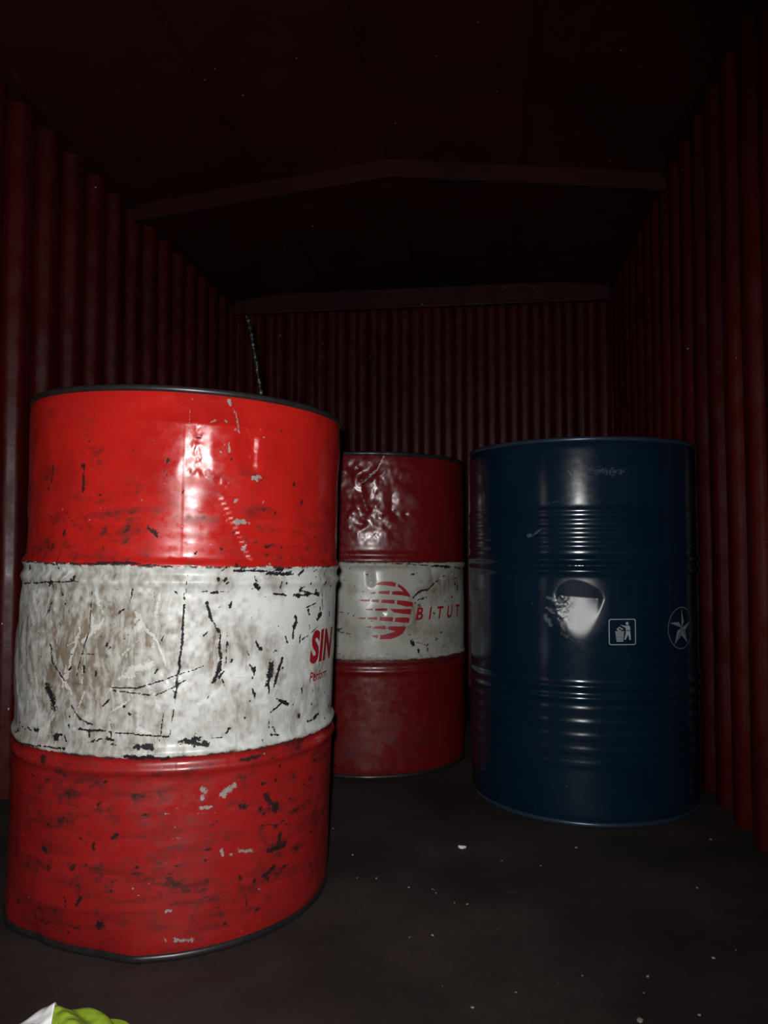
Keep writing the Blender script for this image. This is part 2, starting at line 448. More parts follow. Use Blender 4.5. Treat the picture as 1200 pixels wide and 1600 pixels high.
    q.inp(Base_Color=col, Roughness=rough, Specular_IOR_Level=q.fmix(q.math('MAXIMUM', dark, q.math('MULTIPLY', g, .8, True)), .5, .12))
    h = q.math('SUBTRACT', q.math('MULTIPLY', n_big, .6), q.math('ADD', q.math('MULTIPLY', dark, .5), q.math('MULTIPLY', n_fine, .06)))
    q.bump(h, .22, .0014)
    return q.m

M_RUSTMETAL = plain('worn_black_chime', (.040, .036, .038), .36, .65, .5, 60, .5)
M_LIDRED = plain('grimy_red_lid', (.11, .012, .010), .5, 0, .4, 25, .5)
M_BUNG = plain('dull_steel_bung', (.20, .20, .20), .4, .8, .5, 60, .3)
M_PRINTRED = plain('crimson_print', (.24, .008, .013), .42, 0, .4, 90, .2)

# ---- big red drum in front -----------------------------------------------------------------------
F_DARK = [([(-0.0055, 0.5585), (-0.0054, 0.5493)], 0.0024, 1), ([(-0.0048, 0.54), (-0.0059, 0.4826), (-0.0098, 0.4323), (-0.0129, 0.396)], 0.0024, 1), ([(-0.0129, 0.396), (-0.0188, 0.3417)], 0.0014, 0.8),
 ([(-0.0006, 0.5954), (-0.0033, 0.5585)], 0.0012, 0.6), ([(0.0285, 0.5439), (0.0389, 0.5157)], 0.0039, 1), ([(0.0389, 0.5157), (0.0522, 0.4942), (0.0544, 0.4567)], 0.0029, 0.9),
 ([(0.0544, 0.4567), (0.0519, 0.429), (0.0436, 0.418)], 0.0048, 1), ([(0.0622, 0.4352), (0.0548, 0.4241)], 0.0024, 0.9), ([(0.0201, 0.5604), (0.0292, 0.5611)], 0.0019, 0.9),
 ([(0.0347, 0.5592), (0.0454, 0.5598)], 0.0029, 1), ([(0.0501, 0.5597), (0.0643, 0.5594)], 0.0014, 0.8), ([(0.1431, 0.5567), (0.1711, 0.5531)], 0.0029, 1), ([(0.1881, 0.5523), (0.2611, 0.5512)], 0.0039, 1),
 ([(0.2027, 0.5592), (0.2611, 0.5485)], 0.0024, 1), ([(0.1956, 0.5142), (0.1887, 0.4797)], 0.0048, 1), ([(0.273, 0.5177), (0.2615, 0.5081)], 0.0067, 1), ([(0.2072, 0.4729), (0.2616, 0.4934)], 0.0014, 0.9),
 ([(0.223, 0.5301), (0.2507, 0.536)], 0.0019, 1), ([(0.2751, 0.5504), (0.2791, 0.5236)], 0.0024, 0.9), ([(0.1441, 0.4398), (0.1369, 0.4067)], 0.0063, 1), ([(0.1403, 0.4063), (0.1416, 0.3917)], 0.0029, 1),
 ([(0.1655, 0.4473), (0.1504, 0.4027)], 0.0034, 1), ([(0.1688, 0.4322)], 0.0043, 1), ([(0.124, 0.4672)], 0.0043, 1), ([(0.113, 0.4787), (0.1212, 0.466)], 0.0019, 1), ([(0.1499, 0.4601)], 0.0043, 0.9),
 ([(0.1566, 0.3824), (0.1826, 0.3687)], 0.0039, 1), ([(0.1661, 0.3713), (0.1448, 0.3623)], 0.0019, 0.9), ([(0.2041, 0.3853), (0.1932, 0.3621)], 0.0014, 0.8), ([(0.0726, 0.4518)], 0.0043, 1),
 ([(0.0974, 0.3582)], 0.0034, 1), ([(0.1082, 0.4218)], 0.0029, 1), ([(-0.011, 0.3504)], 0.0029, 1), ([(0.1141, 0.3618)], 0.0019, 0.9),
 ([(-0.1144, 0.4127), (-0.0721, 0.4118), (-0.0452, 0.4197), (-0.0142, 0.4302), (0.0282, 0.4443)], 0.0015, 1), ([(-0.1094, 0.4082), (-0.0427, 0.4006), (-0.014, 0.4142), (0.0037, 0.4249)], 0.0015, 1),
 ([(-0.1531, 0.5653), (-0.1527, 0.4961), (-0.1619, 0.4636), (-0.1723, 0.4263)], 0.0014, 0.9), ([(-0.2322, 0.4714), (-0.2239, 0.4461), (-0.1961, 0.4178)], 0.0024, 0.9),
 ([(-0.2361, 0.4052), (-0.2146, 0.3722)], 0.0125, 0.75), ([(-0.2147, 0.3281)], 0.0116, 1), ([(-0.2455, 0.5156), (-0.2343, 0.5375)], 0.0019, 0.8), ([(-0.0836, 0.5636), (-0.0879, 0.5407)], 0.0017, 0.8),
 ([(-0.0941, 0.4858), (-0.0714, 0.5178)], 0.0014, 0.6), ([(-0.1648, 0.3466), (-0.118, 0.3459)], 0.0024, 1), ([(-0.1131, 0.3452), (-0.0485, 0.3405)], 0.0019, 0.8), ([(-0.0485, 0.3405), (-0.0197, 0.3382)], 0.0019, 0.9),
 ([(0.0092, 0.331), (0.0227, 0.3245), (0.0387, 0.323)], 0.0058, 0.95), ([(-0.0708, 0.3251), (-0.0492, 0.3248)], 0.0053, 0.9), ([(-0.18, 0.3821), (-0.1652, 0.3625), (-0.1409, 0.3549)], 0.0022, 0.95),
 ([(-0.1247, 0.3837), (-0.116, 0.3931)], 0.0024, 0.9), ([(-0.3731, 0.6004), (-0.2287, 0.5988), (-0.0889, 0.6026), (-0.0252, 0.5997)], 0.0024, 0.8), ([(0.0688, 0.5942), (0.1284, 0.5942)], 0.0029, 0.9),
 ([(0.1285, 0.5893), (0.1808, 0.5891)], 0.0043, 1), ([(-0.1432, 0.6034), (-0.0796, 0.6035)], 0.0029, 0.9), ([(-0.0842, 0.3088), (-0.0525, 0.3086), (-0.0193, 0.3056)], 0.0048, 1),
 ([(0.0914, 0.2943), (0.1255, 0.2936)], 0.0043, 1), ([(-0.3964, 0.2972), (-0.2424, 0.313), (-0.1873, 0.314)], 0.0029, 0.8), ([(0.0455, 0.3325), (0.0618, 0.3316)], 0.0014, 0.7),
 ([(-0.3493, 0.5629), (-0.1757, 0.5733)], 0.0019, 0.9), ([(-0.1908, 0.574)], 0.0048, 0.85), ([(-0.3208, 0.5904)], 0.0087, 0.6), ([(-0.2357, 0.5802), (-0.2334, 0.5565)], 0.0014, 0.8),
 ([(-0.2167, 0.5593), (-0.2026, 0.5409), (-0.2055, 0.5268)], 0.0043, 0.6), ([(-0.029, 0.3739), (-0.034, 0.3198)], 0.0017, 0.7), ([(-0.109, 0.3856), (-0.111, 0.3606), (-0.1059, 0.3427)], 0.0014, 0.6),
 ([(-0.1112, 0.5084)], 0.0019, 0.8), ([(-0.1073, 0.5612)], 0.0029, 0.7), ([(-0.0516, 0.5612), (-0.0492, 0.5475)], 0.0019, 0.6), ([(-0.1203, 0.4694), (-0.1154, 0.4718)], 0.0024, 0.8),
 ([(-0.191, 0.4599), (-0.1404, 0.4621)], 0.0012, 0.7), ([(-0.1881, 0.3479)], 0.0058, 0.9), ([(0.0503, 0.5363)], 0.0029, 0.8), ([(0.1271, 0.5515)], 0.0024, 0.8), ([(0.1556, 0.5022)], 0.0024, 0.8),
 ([(0.0653, 0.4654)], 0.0024, 0.8), ([(0.0649, 0.4982), (0.0631, 0.4468)], 0.0014, 0.7), ([(0.1509, 0.3372), (0.1571, 0.3265)], 0.0029, 0.7), ([(0.2282, 0.4248)], 0.0048, 0.6), ([(0.2743, 0.3816)], 0.0043, 0.7),
 ([(0.0853, 0.4122)], 0.0048, 0.5), ([(0.0789, 0.3101)], 0.0067, 0.55), ([(0.1453, 0.2996)], 0.0053, 0.55), ([(0.2122, 0.3453)], 0.0063, 0.75), ([(0.128, 0.3193)], 0.0039, 0.5),
 ([(-0.2589, 0.7588), (-0.2625, 0.7322)], 0.0029, 1), ([(-0.1795, 0.7573), (-0.1803, 0.7148)], 0.0034, 1), ([(-0.1824, 0.755)], 0.0077, 1), ([(-0.1721, 0.7924)], 0.0063, 0.75), ([(-0.0386, 0.7625)], 0.0058, 0.95),
 ([(-0.043, 0.7532), (-0.0449, 0.7275)], 0.0019, 0.6), ([(-0.0666, 0.6579), (-0.0483, 0.6464)], 0.0053, 0.9), ([(0.1795, 0.7421)], 0.0039, 1), ([(0.2014, 0.7129)], 0.0048, 1), ([(-0.2193, 0.6469)], 0.0077, 0.8),
 ([(-0.2255, 0.616), (-0.2212, 0.5923)], 0.0029, 0.8), ([(0.1328, 0.8799), (0.1619, 0.8809)], 0.0039, 1), ([(-0.2716, 0.7205)], 0.0039, 1), ([(0.1576, 0.6328)], 0.0029, 0.9), ([(0.1825, 0.6333)], 0.0029, 0.9),
 ([(0.0736, 0.6018)], 0.0043, 1), ([(0.2721, 0.609)], 0.0039, 0.9), ([(0.2244, 0.6665)], 0.0034, 0.8), ([(0.2222, 0.6148)], 0.0034, 0.7), ([(0.2527, 0.8876), (0.282, 0.89)], 0.0029, 0.9),
 ([(0.1225, 0.6327), (0.1337, 0.6332)], 0.0043, 0.7), ([(-0.1754, 0.8092), (-0.172, 0.7901)], 0.0029, 0.6), ([(0.3805, 0.6303)], 0.0029, 0.6), ([(-0.1277, 0.8708), (-0.0837, 0.8652)], 0.0019, 0.5),
 ([(-0.1466, 0.7703)], 0.0043, 0.5), ([(-0.2339, 0.2941)], 0.0087, 1), ([(-0.0513, 0.2212)], 0.0067, 0.8), ([(-0.1759, 0.0907), (-0.1732, 0.0763)], 0.0029, 1), ([(-0.1475, 0.0944), (-0.1546, 0.0824)], 0.0034, 1),
 ([(-0.2149, 0.1954)], 0.0034, 0.9), ([(-0.1297, 0.1764), (-0.1296, 0.1706)], 0.0043, 0.9), ([(0.143, 0.2245), (0.16, 0.2014)], 0.0077, 1), ([(0.0997, 0.2169)], 0.0106, 0.9), ([(0.1307, 0.2096)], 0.0058, 0.95),
 ([(0.1702, 0.2692)], 0.0058, 1), ([(0.164, 0.2472)], 0.0053, 1), ([(0.1354, 0.2485)], 0.0043, 1), ([(0.1757, 0.1562), (0.168, 0.1439)], 0.0048, 0.95), ([(0.1646, 0.1737)], 0.0063, 1),
 ([(0.1497, 0.137), (0.1812, 0.1377)], 0.0087, 0.95), ([(0.1107, 0.1455)], 0.0087, 0.75), ([(0.1589, 0.1096), (0.1441, 0.1006)], 0.0063, 1), ([(0.1272, 0.0974)], 0.0058, 0.8), ([(0.0992, 0.1092)], 0.0053, 0.95),
 ([(0.0766, 0.0431)], 0.0067, 0.85), ([(0.1332, 0.0488)], 0.0048, 0.8), ([(0.2176, 0.1746)], 0.0029, 0.9), ([(0.1114, 0.0746), (0.1126, 0.0604)], 0.0024, 0.8), ([(-0.1128, 0.0553)], 0.0096, 0.85),
 ([(0.0235, 0.2534)], 0.0029, 0.7), ([(0.0429, 0.1443)], 0.0043, 0.7), ([(0.1237, 0.1838), (0.1948, 0.1693)], 0.0019, 0.7), ([(0.1748, 0.1009), (0.1883, 0.0991)], 0.0019, 0.8),
 ([(0.0319, 0.1054), (0.021, 0.0846)], 0.0019, 0.6), ([(0.2291, 0.1111)], 0.0024, 0.8), ([(-0.249, 0.0412), (-0.1476, 0.0477)], 0.0058, 0.5), ([(-0.1531, 0.1833), (-0.1398, 0.1733)], 0.0029, 0.7)]
F_GRIME = [([(-0.1731, 0.4585)], 0.1446, 1.0), ([(-0.1205, 0.4831)], 0.0916, 0.75), ([(-0.2124, 0.5312)], 0.0337, 0.7), ([(-0.1626, 0.4958), (-0.0505, 0.4835)], 0.0337, 0.75), ([(-0.2236, 0.4367), (-0.2211, 0.3529)], 0.0241, 0.8),
 ([(-0.0783, 0.5201), (-0.0334, 0.5427)], 0.0193, 0.7), ([(0.0438, 0.4946), (0.0397, 0.4391)], 0.0116, 0.85), ([(0.0567, 0.3683)], 0.0193, 0.55), ([(0.2242, 0.3796)], 0.0289, 0.55), ([(0.2852, 0.5766)], 0.0241, 0.8),
 ([(-0.3032, 0.3224), (-0.0395, 0.3313)], 0.0217, 0.7), ([(0.0789, 0.3101)], 0.0087, 0.9), ([(0.2122, 0.3453)], 0.0077, 0.9), ([(0.1423, 0.3146)], 0.0193, 0.5), ([(0.1932, 0.3646), (0.1935, 0.3248)], 0.0145, 0.5),
 ([(0.0218, 0.4125)], 0.0169, 0.45), ([(-0.2374, 0.398)], 0.0217, 0.9), ([(-0.1439, 0.3775), (-0.031, 0.3604)], 0.0193, 0.55), ([(-0.1275, 0.5887), (-0.0161, 0.584)], 0.0096, 0.6), ([(0.0829, 0.4078)], 0.0077, 0.8),
 ([(-0.1194, 0.4193)], 0.0289, 0.6), ([(0.2624, 0.4148), (0.2747, 0.3396)], 0.0193, 0.6), ([(-0.062, 0.343)], 0.0241, 0.5), ([(-0.397, 0.3865), (-0.2549, 0.4246)], 0.0125, 0.6), ([(-0.0901, 0.6741)], 0.0164, 0.8),
 ([(-0.0574, 0.6533)], 0.0145, 0.6), ([(-0.2105, 0.7062), (-0.1731, 0.7099)], 0.0096, 0.7), ([(0.1113, 0.6739), (0.1572, 0.6774)], 0.0087, 0.7), ([(0.1114, 0.6617), (0.1574, 0.661)], 0.0029, 0.7),
 ([(0.1426, 0.6155), (0.214, 0.6149)], 0.0048, 0.7), ([(0.2246, 0.6406)], 0.0125, 0.6), ([(-0.0172, 0.6743), (0.0372, 0.6726)], 0.0067, 0.5), ([(-0.2189, 0.635)], 0.0193, 0.7), ([(-0.1519, 0.7658)], 0.0145, 0.5),
 ([(0.0907, 0.6446), (0.1515, 0.6313)], 0.0048, 0.6), ([(-0.2676, 0.7423)], 0.0193, 0.5), ([(-0.0527, 0.6395), (0.047, 0.6326)], 0.0039, 0.4), ([(0.126, 0.876)], 0.0087, 0.5), ([(0.3137, 0.8345)], 0.0116, 0.5),
 ([(-0.1759, 0.8329), (-0.172, 0.7901)], 0.0106, 0.6), ([(-0.1253, 0.7418), (-0.0313, 0.723)], 0.0067, 0.35), ([(0.2716, 0.657)], 0.0289, 0.5), ([(-0.3234, 0.6253), (-0.1382, 0.6117)], 0.0077, 0.6),
 ([(-0.2627, 0.8546)], 0.0193, 0.4), ([(-0.1706, 0.2288), (-0.116, 0.2331)], 0.0164, 0.8), ([(-0.0926, 0.2563)], 0.0164, 0.6), ([(-0.0513, 0.2212)], 0.0125, 0.7), ([(-0.2159, 0.1815)], 0.0241, 0.5),
 ([(-0.2287, 0.1333), (-0.177, 0.1377)], 0.0222, 0.8), ([(-0.1242, 0.1455)], 0.0145, 0.7), ([(-0.1825, 0.1234)], 0.0193, 0.7), ([(-0.1127, 0.0509)], 0.0217, 0.8), ([(0.0471, 0.1799), (0.0297, 0.1057)], 0.0067, 0.6),
 ([(0.0658, 0.1769), (0.0802, 0.1789)], 0.0096, 0.5), ([(0.1681, 0.1343)], 0.0241, 0.6), ([(0.0798, 0.2205), (0.2096, 0.1883)], 0.0077, 0.6), ([(-0.2338, 0.2895)], 0.0193, 0.7),
 ([(-0.2885, 0.0577), (-0.2054, 0.0516)], 0.0241, 0.6), ([(0.1116, 0.0514)], 0.0193, 0.6), ([(-0.0915, 0.1848), (-0.0508, 0.1891)], 0.0096, 0.4), ([(0.1499, 0.1108)], 0.0193, 0.6),
 ([(-0.1318, 0.2862), (-0.03, 0.2823)], 0.0067, 0.5), ([(-0.248, 0.2406)], 0.0241, 0.5), ([(0.182, 0.0431)], 0.0289, 0.5), ([(-0.0813, 0.1272)], 0.0193, 0.4), ([(0.0717, 0.057), (0.0816, 0.0318)], 0.0077, 0.6)]
F_PALE = [([(-0.0785, 0.5292), (-0.0621, 0.5018), (-0.0461, 0.488), (-0.0277, 0.4466)], 0.0029, 0.9), ([(-0.1694, 0.5002), (-0.1763, 0.4722), (-0.1874, 0.4392), (-0.1962, 0.4201)], 0.0043, 0.9),
 ([(-0.0885, 0.429), (-0.0725, 0.4426), (-0.0545, 0.448)], 0.0106, 0.9), ([(-0.1522, 0.5238), (-0.1464, 0.5009)], 0.0048, 0.9), ([(-0.1913, 0.4738), (-0.1736, 0.4815)], 0.0029, 0.8),
 ([(-0.1112, 0.3742), (-0.081, 0.395)], 0.0029, 0.7), ([(-0.2425, 0.5443), (-0.2497, 0.5154)], 0.0029, 0.8), ([(-0.3176, 0.5458), (-0.3284, 0.4608)], 0.0087, 0.6), ([(-0.1095, 0.415), (-0.119, 0.4012)], 0.0029, 0.7),
 ([(0.0221, 0.3849), (0.0587, 0.4099)], 0.0067, 0.7), ([(-0.0666, 0.3521), (-0.0486, 0.3428)], 0.0048, 0.8), ([(-0.0719, 0.3973), (-0.0667, 0.3566)], 0.0024, 0.6), ([(0.0531, 0.8673), (0.0546, 0.8579)], 0.0034, 1),
 ([(0.0468, 0.8319)], 0.0039, 0.9), ([(0.0629, 0.8499), (0.0681, 0.8142)], 0.0024, 0.8), ([(0.0618, 0.8186)], 0.0029, 0.9), ([(0.0524, 0.7974), (0.053, 0.7821)], 0.0019, 0.9), ([(0.0407, 0.7815)], 0.0043, 0.9),
 ([(0.0948, 0.745), (0.1063, 0.7475)], 0.0048, 1), ([(0.1011, 0.7414)], 0.0039, 1), ([(0.0677, 0.7078)], 0.0053, 1), ([(0.057, 0.6738)], 0.0058, 1), ([(0.068, 0.673), (0.0828, 0.6714)], 0.0058, 1),
 ([(0.0914, 0.6696)], 0.0043, 1), ([(0.0882, 0.6312)], 0.0072, 1), ([(-0.0751, 0.7019)], 0.0029, 1), ([(-0.2278, 0.6866)], 0.0029, 1), ([(-0.0603, 0.7936)], 0.0019, 1), ([(-0.0404, 0.7276)], 0.0024, 1),
 ([(0.1046, 0.8235)], 0.0024, 0.9), ([(0.1163, 0.709)], 0.0053, 0.7), ([(0.0217, 0.8256), (0.0318, 0.8323)], 0.0019, 0.9), ([(0.1323, 0.6059)], 0.0029, 0.9), ([(0.0521, 0.6823)], 0.0029, 0.9),
 ([(-0.0081, 0.8454), (-0.0069, 0.7468)], 0.0012, 0.7), ([(-0.0264, 0.8659), (-0.0015, 0.8637)], 0.0014, 0.7), ([(0.0321, 0.635)], 0.0024, 0.8), ([(0.0739, 0.8243)], 0.0029, 0.8), ([(0.0453, 0.7936)], 0.0019, 0.8),
 ([(0.0304, 0.7905)], 0.0019, 0.8), ([(0.0621, 0.7826)], 0.0019, 0.8), ([(0.059, 0.8544), (0.064, 0.8403)], 0.0019, 0.8), ([(0.0326, 0.2538)], 0.0082, 1), ([(0.0336, 0.2418)], 0.0048, 1),
 ([(0.0651, 0.2436), (0.0868, 0.2541)], 0.0082, 0.85), ([(0.0699, 0.2405)], 0.0067, 0.8), ([(0.0306, 0.2263), (0.0466, 0.2242)], 0.0043, 1), ([(-0.0029, 0.2288)], 0.0029, 0.9), ([(0.0082, 0.2246)], 0.0024, 0.8),
 ([(-0.0072, 0.2201)], 0.0019, 0.8), ([(0.0669, 0.1561), (0.0708, 0.1476)], 0.0048, 1), ([(0.0829, 0.147)], 0.0039, 0.9), ([(0.0953, 0.1504), (0.116, 0.1443)], 0.0067, 0.7),
 ([(-0.0142, 0.0765), (-0.0063, 0.0756)], 0.0029, 0.9), ([(0.0039, 0.0322), (0.0261, 0.0292)], 0.0058, 0.8), ([(0.1067, 0.0228)], 0.0029, 1), ([(-0.0797, 0.1117)], 0.0024, 1), ([(-0.0644, 0.1108)], 0.0024, 1),
 ([(-0.0562, 0.1017)], 0.0024, 1), ([(-0.0111, 0.1846), (0.0021, 0.1834)], 0.0019, 0.6), ([(-0.0173, 0.1493)], 0.0024, 0.7), ([(-0.0137, 0.0356), (-0.0114, 0.031)], 0.0029, 0.8), ([(-0.0899, 0.1773)], 0.0019, 0.8),
 ([(-0.0191, 0.1182)], 0.0019, 0.7), ([(-0.0047, 0.1997)], 0.0019, 0.7), ([(-0.0469, 0.2237), (0.0607, 0.2153)], 0.0012, 0.5)]
F_CREASE = [([(0.0045, 0.82), (0.0073, 0.766)], 0.0145, 0.5), ([(0.0853, 0.8349), (0.0831, 0.8032), (0.0905, 0.7699)], 0.0164, 1.0), ([(-0.0001, 0.7479), (0.0226, 0.7467), (0.0516, 0.732)], 0.0164, 0.6),
 ([(-0.0785, 0.5292), (-0.0461, 0.488), (-0.0232, 0.4419)], 0.0193, 0.6), ([(-0.2269, 0.5401), (-0.2313, 0.4455), (-0.1961, 0.4155)], 0.0289, 1.4), ([(0.0484, 0.4943), (0.0492, 0.4199)], 0.0241, 0.8),
 ([(-0.1143, 0.4104), (-0.0142, 0.4279)], 0.0241, 0.6), ([(0.1411, 0.4498), (0.1535, 0.3901)], 0.0289, 0.6), ([(-0.2459, 0.4113), (-0.2136, 0.3352)], 0.0289, 1.2)]
def front_dent(a, z):
    d = .0035 * fbm(a * 9, z * 8, 3, 3)
    left = np.clip((-a - .05) / .2, 0, 1); mid = np.exp(-((z - .46) / .16) ** 2)
    d = d + left * mid * .007 * fbm(a * 14, z * 13, 11, 3)
    d = d + .006 * left * np.exp(-((z - .42) / .07) ** 2) - .005 * left * np.exp(-((z - .68) / .12) ** 2)
    for pts, w, st in F_CREASE:
        d = d - .0026 * st * (.5 - .5 * np.cos(PI * np.clip(1.15 - polydist(a, z, pts) / (w * 1.5), 0, 1)))
        if st > .45: d = d + .0016 * np.exp(-(polydist(a, z, pts) / .007) ** 2) * fbm(a * 130, z * 95, 15, 2)
    # crumpled foot on the left
    d = d - .020 * np.clip((.075 - z) / .075, 0, 1) * np.clip((-.06 - a) / .06, 0, 1) * np.clip((a + .34) / .08, 0, 1)
    # skin bellied out under the top
    t = np.where(z < .70, .45 * np.clip((z - .612) / .088, 0, 1), np.where(z < .825, .45 + .55 * (z - .70) / .125, np.clip((.88 - z) / .055, 0, 1)))
    d = d + .0145 * t * np.exp(-((a - .03) / .12) ** 2)
    # kinked folds catching the light: a long slanting one above the band, two short upright ones under the rim
    zq = np.floor(z / .0075) * .0075; fr = np.clip((z / .0075 - np.floor(z / .0075) - .7) / .3, 0, 1); zq = zq + .0075 * fr * fr * (3 - 2 * fr)
    for ac, za, zb, k in ((.045 + (.705 - zq) * .55, .606, .718, 1.15), (.098 + 0 * z, .755, .815, 1.0), (-.004 + 0 * z, .742, .80, .6)):
        g = np.clip((z - za) / .008, 0, 1) * np.clip((zb - z) / .008, 0, 1)
        t = a - ac - .0012 * fbm(z * 160, z * 0, 23, 2); u = np.abs(t)
        d = d + g * k * (np.maximum(ac, .03) / RB) * np.sign(t) * np.where(u < .0042, u, .0042 * np.clip(1 - (u - .0042) / .04, 0, 1))
    # weld seam
    d = d + .0003 * (np.clip((a + .010 + .014 * (z - .5)) / .0012, -1, 1) * .5 + .5) * np.exp(-np.clip(a, 0, 1) / .03)
    k = np.clip((H - .012 - z) / .05, .25, 1)
    return d * k
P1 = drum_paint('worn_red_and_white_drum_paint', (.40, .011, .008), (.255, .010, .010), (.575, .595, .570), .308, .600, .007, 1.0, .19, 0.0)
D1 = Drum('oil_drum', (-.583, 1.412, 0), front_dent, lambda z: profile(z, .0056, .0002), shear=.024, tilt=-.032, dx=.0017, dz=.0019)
tag(D1.root, 'large battered red steel drum with a scratched white band, standing in the foreground', 'drum', 'steel drums in the box')
rw = random.Random(11)
def chips(n, a0, a1, z0, z1, wl, wh_, ln, ang, st=(.6, 1)):
    out = []
    for _ in range(n):
        a, z = rw.uniform(a0, a1), rw.uniform(z0, z1); L = rw.uniform(0, ln); t = R_(rw.uniform(*ang))
        out.append(([(a, z), (a + L * math.cos(t), z + L * math.sin(t))], rw.uniform(wl, wh_), rw.uniform(*st)))
    return out
F_DARK += chips(60, .03, .42, .32, .59, .0018, .0045, .012, (60, 130)) + chips(45, -.42, .03, .32, .59, .0012, .0028, .010, (40, 150)) \
    + chips(25, -.4, .4, .318, .34, .002, .006, .02, (-15, 15)) + chips(30, .05, .42, .56, .6, .002, .005, .012, (-30, 60)) \
    + chips(45, -.4, .42, .61, .86, .0012, .0035, .008, (-20, 110), (.5, .9)) + chips(60, -.4, .42, .03, .30, .0015, .005, .012, (-20, 40), (.5, .95))
F_GRIME += chips(40, -.42, .42, .03, .30, .012, .04, .06, (-6, 6), (.35, .75)) + chips(22, -.42, .42, .61, .75, .008, .025, .06, (-6, 6), (.3, .6)) + chips(30, -.42, .42, .32, .59, .01, .03, .04, (0, 180), (.3, .7))
F_PALE += chips(45, -.42, .0, .32, .58, .0025, .007, .05, (40, 130), (.6, .9)) + chips(30, -.3, .3, .03, .86, .001, .002, .003, (0, 180))
mk1 = [raster(D1.A, D1.Z, F_DARK, 1.25), raster(D1.A, D1.Z, F_GRIME, 1.9), raster(D1.A, D1.Z, F_PALE, 1.2)]
u, b_, l = None, None, None
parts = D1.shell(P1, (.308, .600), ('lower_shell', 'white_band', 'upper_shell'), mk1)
tag(parts[1], 'dirty scratched white painted band')
D1.ring('top_chime', H - .0065, M_RUSTMETAL, .0052); D1.ring('bottom_chime', .0065, M_RUSTMETAL)
lid1 = D1.disc('lid', H - .018, M_LIDRED); D1.disc('base', .014, M_LIDRED, True)
D1.bungs(lid1, M_BUNG, [(.158, .115, .030), (-.17, -.10, .016)])
bm = text_bm('SIN', .0735, .14, .0036, .84, 1.06)
bmesh.ops.translate(bm, verts=bm.verts, vec=(.236, .4335, 0))
D1.decal_bm('lettering', bm, M_PRINTRED)
bm = text_bm('Perform', .0235, .12, .0004, .95, 1.0)
bmesh.ops.translate(bm, verts=bm.verts, vec=(.238, .3985, 0))
D1.decal_bm('small_lettering', bm, M_PRINTRED, step=.004)

# ---- second red drum between ---------------------------------------------------------------------
M_DARK = [([(0.1218, 0.4844), (0.147, 0.5041), (0.1701, 0.5059), (0.2085, 0.5285)], 0.0031, 1), ([(0.136, 0.4778), (0.1583, 0.4832)], 0.0025, 0.9), ([(0.1823, 0.5105), (0.2085, 0.5273), (0.2869, 0.557)], 0.0018, 0.6),
 ([(-0.1067, 0.4452), (-0.0727, 0.4442)], 0.0022, 0.9), ([(-0.1066, 0.3949), (-0.0738, 0.3911)], 0.0025, 0.9), ([(-0.0839, 0.5346), (-0.0614, 0.5318)], 0.0018, 0.7), ([(-0.0027, 0.5534), (-0.0008, 0.529)], 0.0018, 0.5),
 ([(-0.1072, 0.5898), (-0.0428, 0.5895)], 0.0031, 0.8), ([(-0.0427, 0.587), (0.0624, 0.5783)], 0.0025, 0.6), ([(0.0624, 0.5783), (0.1663, 0.5735)], 0.0025, 0.8), ([(0.1825, 0.572), (0.2607, 0.5667)], 0.0043, 1),
 ([(0.287, 0.5648), (0.4173, 0.5585)], 0.0037, 0.8), ([(-0.1063, 0.3179), (-0.03, 0.3143)], 0.0031, 0.7), ([(-0.03, 0.3131), (0.1215, 0.308)], 0.0025, 0.7), ([(0.1215, 0.308), (0.3663, 0.294)], 0.0025, 0.6),
 ([(-0.0118, 0.5491)], 0.0031, 0.8), ([(0.0096, 0.576)], 0.0025, 0.7), ([(0.0752, 0.5684)], 0.0031, 0.8), ([(0.136, 0.4623)], 0.0031, 0.6), ([(0.158, 0.3808)], 0.0025, 0.7),
 ([(0.1286, 0.364), (0.1656, 0.3524)], 0.0025, 0.7), ([(0.2374, 0.4384)], 0.0025, 0.6), ([(0.1992, 0.4784)], 0.0037, 0.6), ([(0.2718, 0.3846)], 0.0031, 0.6), ([(0.199, 0.4219), (0.2372, 0.4066)], 0.0018, 0.6),
 ([(-0.0931, 0.3326), (-0.061, 0.3319)], 0.0018, 0.6), ([(0.217, 0.3577)], 0.0031, 0.6), ([(0.31, 0.4986)], 0.0037, 0.7), ([(0.1663, 0.5548)], 0.0025, 0.7), ([(0.0946, 0.4085)], 0.0037, 0.8),
 ([(-0.0488, 0.5074)], 0.0025, 0.5), ([(0.0559, 0.1431)], 0.0184, 0.4), ([(0.0621, 0.0196)], 0.0049, 0.7), ([(0.1518, 0.8656)], 0.0049, 0.6), ([(-0.0184, 0.8735)], 0.0037, 0.7), ([(-0.0369, 0.8395)], 0.0037, 0.6),
 ([(-0.012, 0.7283)], 0.0043, 0.7), ([(0.095, 0.7166)], 0.0037, 0.6), ([(0.0689, 0.7906)], 0.0031, 0.6), ([(0.2817, -0.0128)], 0.0086, 0.5)]
